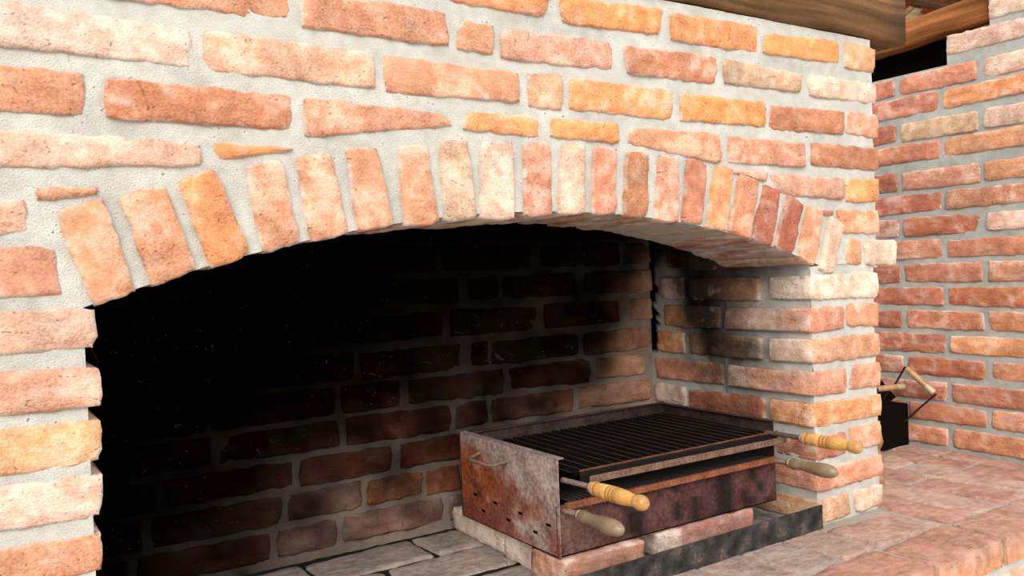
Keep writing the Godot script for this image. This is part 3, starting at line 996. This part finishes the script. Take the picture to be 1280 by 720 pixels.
# =================================================================== grill
# A sheet of steel in the plane of «pl» with slots, built from cells; colour from a function of (u, v).
func sheet(parent: Node, called: String, pl: Transform3D, size: Vector2, thick: float, holes: Array, shade: Callable) -> MeshInstance3D:
	var us := [0.0, size.x]
	var vs := [0.0, size.y]
	for k in range(1, 24):
		us.append(size.x * k / 24.0)
	for k in range(1, 12):
		vs.append(size.y * k / 12.0)
	for h in holes:
		us.append_array([h.position.x, h.end.x])
		vs.append_array([h.position.y, h.end.y])
	us.sort()
	vs.sort()
	var st := SurfaceTool.new()
	st.begin(Mesh.PRIMITIVE_TRIANGLES)
	var quad := func(a: Vector3, b: Vector3, c: Vector3, d: Vector3, nrm: Vector3) -> void:
		for p in [a, b, c, a, c, d]:
			st.set_normal(nrm)
			var col: Color = shade.call(p.x, p.y)
			st.set_color(col)
			st.set_uv(Vector2(p.x, -p.y))
			st.add_vertex(p)
	for i in us.size() - 1:
		for j in vs.size() - 1:
			if us[i + 1] - us[i] < 1e-5 or vs[j + 1] - vs[j] < 1e-5:
				continue
			var mid := Vector2((us[i] + us[i + 1]) / 2.0, (vs[j] + vs[j + 1]) / 2.0)
			var cut := false
			for h in holes:
				cut = cut or h.has_point(mid)
			if cut:
				continue
			var a := Vector3(us[i], vs[j + 1], 0)
			var b := Vector3(us[i + 1], vs[j + 1], 0)
			var c := Vector3(us[i + 1], vs[j], 0)
			var d := Vector3(us[i], vs[j], 0)
			var back := Vector3(0, 0, -thick)
			quad.call(a, b, c, d, Vector3.BACK)
			quad.call(b + back, a + back, d + back, c + back, Vector3.FORWARD)
	var wall := func(p: Vector3, q: Vector3, nrm: Vector3) -> void:
		var back := Vector3(0, 0, -thick)
		quad.call(p, q, q + back, p + back, nrm)
	var s := Vector3(size.x, size.y, 0)
	wall.call(Vector3.ZERO, Vector3(s.x, 0, 0), Vector3.DOWN)
	wall.call(s, Vector3(0, s.y, 0), Vector3.UP)
	wall.call(Vector3(0, s.y, 0), Vector3.ZERO, Vector3.LEFT)
	wall.call(Vector3(s.x, 0, 0), s, Vector3.RIGHT)
	for h in holes:
		wall.call(Vector3(h.end.x, h.position.y, 0), Vector3(h.position.x, h.position.y, 0), Vector3.UP)
		wall.call(Vector3(h.position.x, h.end.y, 0), Vector3(h.end.x, h.end.y, 0), Vector3.DOWN)
		wall.call(Vector3(h.position.x, h.position.y, 0), Vector3(h.position.x, h.end.y, 0), Vector3.RIGHT)
		wall.call(Vector3(h.end.x, h.end.y, 0), Vector3(h.end.x, h.position.y, 0), Vector3.LEFT)
	return put(parent, called, st.commit(), mat.plate, pl)


func build_grill() -> void:
	var g := root("charcoal_grill", Vector3(1.186, 0.058, -0.22))
	tag(g, "rusty sheet-steel charcoal grill box standing on loose bricks in the firebox", "grill")
	var base := Vector3(-1.186, -0.058, 0.22)
	var grey_c := Color(0.37, 0.385, 0.36)
	var rust_c := Color(0.36, 0.125, 0.045)
	var plum := Color(0.16, 0.075, 0.065)
	var left_c := func(u: float, v: float) -> Color:
		# u runs towards the front, v up: grey scale above and in front, rust in the middle, plum low down
		var n1 := nz.get_noise_3d(u * 9.0, v * 9.0, 60.0)
		var n2 := nz.get_noise_3d(u * 34.0, v * 34.0, 61.0)
		var grey_m := smoothstep(0.30, 0.72, v / 0.182 * 0.45 + u / 0.36 * 0.55 + 0.5 * n1 + 0.15 * n2)
		grey_m = maxf(grey_m, smoothstep(0.76, 0.95, v / 0.182 + 0.25 * n1))
		grey_m *= smoothstep(0.02, 0.10, v + 0.06 * n1 + 0.04 * (u / 0.36))
		var c := rust_c.lerp(plum, smoothstep(0.25, -0.15, v / 0.182 - 0.2 + 0.6 * n1) * 0.8 + 0.15 * n2)
		c = c.lerp(Color(0.33, 0.20, 0.16), smoothstep(0.2, 0.9, u / 0.36) * 0.5)
		return c.lerp(grey_c, clampf(grey_m, 0, 1)) * (1.0 + 0.35 * n2)
	var holes := []
	for s in [[0.054, 0.057], [0.135, 0.056], [0.086, 0.029], [0.183, 0.032], [0.228, 0.055], [0.278, 0.030], [0.323, 0.054]]:
		holes.append(Rect2(s[0] - 0.0095, s[1] - 0.0032, 0.019, 0.0065))
	sheet(g, "side_panel", Transform3D(Basis(Vector3.BACK, UP, Vector3.LEFT), Vector3(0.886, 0.060, -0.402) + base), Vector2(0.36, 0.182), 0.002, holes, left_c)
	var plum_c := func(u: float, v: float) -> Color:
		var n1 := nz.get_noise_3d(u * 11.0, v * 5.0, 70.0)
		var n2 := nz.get_noise_3d(u * 40.0, v * 7.0, 71.0)
		var streak := smoothstep(0.14, 0.30, n1 * 0.8 + n2 * 0.6 + 0.08)
		var c := Color(0.098, 0.055, 0.052).lerp(Color(0.17, 0.13, 0.105), smoothstep(0.14, 0.0, u)) * (1.0 + 0.3 * n2)
		return c.lerp(Color(0.02, 0.016, 0.015), streak)
	sheet(g, "front_panel", Transform3D(Basis.IDENTITY, Vector3(0.886, 0.060, -0.050) + base), Vector2(0.598, 0.095), 0.002, [], plum_c)
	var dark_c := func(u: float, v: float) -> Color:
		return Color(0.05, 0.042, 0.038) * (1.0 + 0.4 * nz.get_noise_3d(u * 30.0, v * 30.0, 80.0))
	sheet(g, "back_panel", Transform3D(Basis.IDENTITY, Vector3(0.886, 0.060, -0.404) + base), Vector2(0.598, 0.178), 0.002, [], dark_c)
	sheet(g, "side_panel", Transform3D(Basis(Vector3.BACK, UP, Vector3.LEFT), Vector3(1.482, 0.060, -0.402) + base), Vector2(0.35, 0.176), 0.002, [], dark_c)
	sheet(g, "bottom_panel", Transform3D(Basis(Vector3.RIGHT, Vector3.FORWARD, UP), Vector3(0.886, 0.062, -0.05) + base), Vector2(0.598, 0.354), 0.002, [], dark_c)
	# folded rims
	put(g, "rim", box_mesh(Vector3(0.014, 0.003, 0.362), 0.001, grey_c * 0.7), mat.plate, Transform3D(Basis.IDENTITY, Vector3(0.893, 0.243, -0.221) + base))
	put(g, "rim", box_mesh(Vector3(0.598, 0.003, 0.010), 0.001, Color(0.07, 0.05, 0.045)), mat.plate, Transform3D(Basis.IDENTITY, Vector3(1.185, 0.2385, -0.401) + base))
	put(g, "rim", box_mesh(Vector3(0.012, 0.003, 0.35), 0.001, Color(0.06, 0.05, 0.045)), mat.plate, Transform3D(Basis.IDENTITY, Vector3(1.478, 0.2365, -0.226) + base))
	# bent-rod carrying handle on the left side
	var hp := []
	for p in [Vector3(0.888, 0.212, -0.318), Vector3(0.866, 0.206, -0.317), Vector3(0.856, 0.204, -0.312), Vector3(0.851, 0.204, -0.302), Vector3(0.850, 0.205, -0.235), Vector3(0.852, 0.206, -0.222), Vector3(0.860, 0.207, -0.216), Vector3(0.888, 0.212, -0.212)]:
		hp.append(p + base)
	put(g, "carry_handle", rod(hp, 0.0038, Color(0.22, 0.20, 0.17)), mat.bar)


# =================================================================== grates
func turned_handle(fancy: bool) -> ArrayMesh:
	var p := []
	var honey := Color(0.86, 0.50, 0.19)
	var ring_c := Color(0.40, 0.17, 0.05)
	var grey_c := Color(0.33, 0.26, 0.19)
	if fancy:
		for a in [[0.0, 0.0], [0.0, 0.0095], [0.004, 0.0122], [0.010, 0.0128], [0.0125, 0.0112], [0.016, 0.0118], [0.030, 0.0128], [0.046, 0.0135], [0.048, 0.0122], [0.050, 0.0136], [0.054, 0.0138], [0.056, 0.0125], [0.058, 0.0138], [0.063, 0.0138], [0.065, 0.0126], [0.067, 0.0138],
			[0.080, 0.0133], [0.095, 0.0118], [0.108, 0.0102], [0.112, 0.0098], [0.114, 0.0104], [0.118, 0.0120], [0.124, 0.0130], [0.130, 0.0126], [0.135, 0.0105], [0.138, 0.0070], [0.139, 0.0]]:
			p.append([a[0], a[1], ring_c if a[0] in [0.048, 0.056, 0.065, 0.0125] else honey])
	else:
		for a in [[0.0, 0.0], [0.0, 0.0095], [0.003, 0.0115], [0.010, 0.0120], [0.020, 0.0105], [0.032, 0.0100], [0.046, 0.0114], [0.062, 0.0134], [0.078, 0.0148], [0.090, 0.0147], [0.102, 0.0130], [0.110, 0.0098], [0.115, 0.0054], [0.1165, 0.0]]:
			p.append([a[0], a[1], grey_c * (0.85 + 2.0 * a[0])])
	return lathe(p, 22)


func build_grate(upper: bool) -> void:
	var y := 0.200 if upper else 0.148
	var g := root("grill_grate", Vector3(1.2, y, -0.22))
	if upper:
		tag(g, "upper grill grate of black channel bars with two honey-coloured turned handles", "grate", "grill grates")
	else:
		tag(g, "lower grill grate of thin black bars with two grey weathered wooden handles", "grate", "grill grates")
	var o := Vector3(-1.2, 0, 0.22)
	var black := Color(0.014, 0.013, 0.0125)
	if upper:
		# open V channels that run forward into a drip trough
		var st := SurfaceTool.new()
		st.begin(Mesh.PRIMITIVE_TRIANGLES)
		var v := [Vector2(-0.0100, 0.0058), Vector2(-0.0080, 0.0064), Vector2(0, -0.0040), Vector2(0.0080, 0.0064), Vector2(0.0100, 0.0058), Vector2(0, -0.0056)]
		for k in 6:
			var a: Vector2 = v[k]
			var b: Vector2 = v[(k + 1) % 6]
			var nrm := Vector3(-(b.y - a.y), b.x - a.x, 0).normalized()
			var q := [Vector3(a.x, a.y, -0.175), Vector3(b.x, b.y, -0.175), Vector3(b.x, b.y - 0.004, 0.170), Vector3(a.x, a.y - 0.004, 0.170)]
			for p in [q[0], q[1], q[2], q[0], q[2], q[3]]:
				st.set_normal(nrm)
				st.set_color(Color(0.10, 0.085, 0.075) if k in [0, 3] else black)  # highlight along the channel edges is put into the colour
				st.set_uv(Vector2(p.x * 3.0, p.z))
				st.add_vertex(p)
		var ch := st.commit()
		for k in 21:
			put(g, "bar", ch, mat.grate, Transform3D(Basis.IDENTITY, Vector3(0.933 + 0.0264 * k, 0.009, -0.221) + o + Vector3(0, 0, 0)))
		put(g, "back_rail", box_mesh(Vector3(0.57, 0.006, 0.008), 0.001, black), mat.grate, Transform3D(Basis.IDENTITY, Vector3(1.196, 0.005, -0.385) + o))
		# trough: inner rim, bottom, outer lip
		put(g, "trough_rim", box_mesh(Vector3(0.552, 0.0035, 0.0026), 0.0006, Color(0.15, 0.075, 0.035)), mat.bar, Transform3D(Basis.IDENTITY, Vector3(1.214, 0.0125, -0.046) + o))
		put(g, "trough", box_mesh(Vector3(0.550, 0.016, 0.0022), 0.0006, black), mat.bar, Transform3D(Basis.IDENTITY, Vector3(1.214, 0.0025, -0.046) + o))
		put(g, "trough", box_mesh(Vector3(0.545, 0.002, 0.026), 0.0006, black), mat.bar, Transform3D(Basis.IDENTITY, Vector3(1.214, -0.006, -0.033) + o))
		put(g, "trough_lip", box_mesh(Vector3(0.545, 0.0135, 0.0024), 0.0006, Color(0.18, 0.14, 0.105)), mat.bar, Transform3D(Basis(Vector3.FORWARD, 0.004), Vector3(1.214, -0.0005, -0.0195) + o))
	else:
		var bar := lathe([[0.0, 0.0, black], [0.0, 0.0032, black], [0.335, 0.0032, black], [0.335, 0.0, black]], 6, 2.0)
		for k in 44:
			put(g, "bar", bar, mat.grate, Transform3D(Basis.IDENTITY, Vector3(0.915 + 0.0124 * k, 0.012, -0.382) + o))
		put(g, "front_rail", box_mesh(Vector3(0.57, 0.0125, 0.010), 0.001, Color(0.24, 0.115, 0.06)), mat.bar, Transform3D(Basis.IDENTITY, Vector3(1.186, 0.006, -0.041) + o))
		put(g, "back_rail", box_mesh(Vector3(0.55, 0.008, 0.008), 0.001, black), mat.bar, Transform3D(Basis.IDENTITY, Vector3(1.186, 0.004, -0.384) + o))
	# two rods with ferrules and wooden grips
	var spots := [[0.905, 0.203, 0.036, -0.09, 0.006], [1.470, 0.2115, 0.037, -0.10, 0.003]] if upper else [[0.905, 0.145, -0.003, -0.13, 0.012], [1.470, 0.152, 0.003, -0.06, 0.003]]
	for s in spots:
		var at := Vector3(s[0], s[1] - y, s[2]) + o
		var iron := Color(0.26, 0.24, 0.21) if s[0] < 1 or not upper else Color(0.12, 0.115, 0.11)
		put(g, "rod", rod([Vector3(0, s[4] * -0.5, s[3]), Vector3(0, 0, -0.03), Vector3(0, 0, 0.004)], 0.0052 if upper else 0.0066, iron, 8), mat.bar, Transform3D(Basis.IDENTITY, at))
		var fr := [[0.0, 0.006], [0.0, 0.0102], [0.009, 0.0108], [0.009, 0.006]]
		var fp := []
		for a in fr:
			fp.append([a[0], a[1], Color(0.42, 0.40, 0.36)])
		put(g, "ferrule", lathe(fp, 16), mat.bar, Transform3D(Basis.IDENTITY, at + Vector3(0, 0, -0.006)))
		put(g, "handle", turned_handle(upper), mat.turned, Transform3D(Basis.IDENTITY, at))


# =================================================================== coal box in the alcove
func build_coal_box() -> void:
	var b := root("coal_box", Vector3(2.35, 0.0, -0.39))
	tag(b, "black metal box with two wooden-gripped handles standing in the corner behind the pier", "box")
	var o := Vector3(-2.35, 0, 0.39)
	put(b, "body", box_mesh(Vector3(0.20, 0.130, 0.10), 0.003), mat.black, Transform3D(Basis.IDENTITY, Vector3(2.347, 0.066, -0.385) + o))
	put(b, "lid", box_mesh(Vector3(0.18, 0.004, 0.12), 0.001), mat.black, Transform3D(Basis(Vector3.FORWARD, -0.30) * Basis(Vector3.RIGHT, 0.95), Vector3(2.345, 0.165, -0.41) + o))
	var grip := func(p: Vector3, q: Vector3, r: float) -> void:
		var c := Color(0.52, 0.34, 0.18)
		var d := q - p
		var l := d.length()
		var bs := Basis.looking_at(-d.normalized(), UP)
		put(b, "grip", lathe([[0.0, 0.0, c], [0.0, r * 0.92, c], [0.004, r, c], [l * 0.7, r, c], [l * 0.72, r, Color(0.66, 0.55, 0.44)], [l - 0.003, r, Color(0.66, 0.55, 0.44)], [l, r * 0.9, c], [l, 0.0, c]], 14), mat.turned, Transform3D(bs, p + o))
	var a1 := Vector3(2.405, 0.245, -0.311)
	var a2 := Vector3(2.425, 0.174, -0.237)
	grip.call(a1, a2, 0.0095)
	grip.call(Vector3(2.345, 0.182, -0.372), Vector3(2.425, 0.186, -0.332), 0.0095)
	var black := Color(0.05, 0.035, 0.03)
	put(b, "handle_arm", rod([Vector3(2.40, 0.14, -0.395) + o, Vector3(2.404, 0.20, -0.345) + o, a1 + o + (a1 - a2) * 0.06], 0.0055, black, 8, 0.5), mat.bar)
	put(b, "handle_arm", rod([Vector3(2.43, 0.075, -0.337) + o, Vector3(2.428, 0.125, -0.285) + o, a2 + o + (a2 - a1) * 0.05], 0.0055, black, 8, 0.5), mat.bar)
	put(b, "handle_arm", rod([Vector3(2.335, 0.10, -0.39) + o, Vector3(2.338, 0.15, -0.375) + o, Vector3(2.344, 0.183, -0.372) + o], 0.007, black, 8, 0.5), mat.bar)


func build_spindle() -> void:
	var c := Color(0.42, 0.22, 0.13)
	var p := []
	for a in [[0.0, 0.0], [0.0, 0.014], [0.008, 0.017], [0.022, 0.016], [0.032, 0.010], [0.045, 0.009], [0.060, 0.0155], [0.072, 0.016], [0.084, 0.011], [0.094, 0.008], [0.103, 0.013], [0.114, 0.0165], [0.126, 0.0145], [0.134, 0.008], [0.136, 0.0]]:
		p.append([a[0], a[1], c])
	var s := put(self, "turned_spindle", lathe(p, 18), mat.turned, Transform3D(Basis(Vector3.RIGHT, -PI / 2), Vector3(1.947, 0.001, -0.112)))
	tag(s, "small turned wooden spindle standing behind the right brick pier", "spindle")
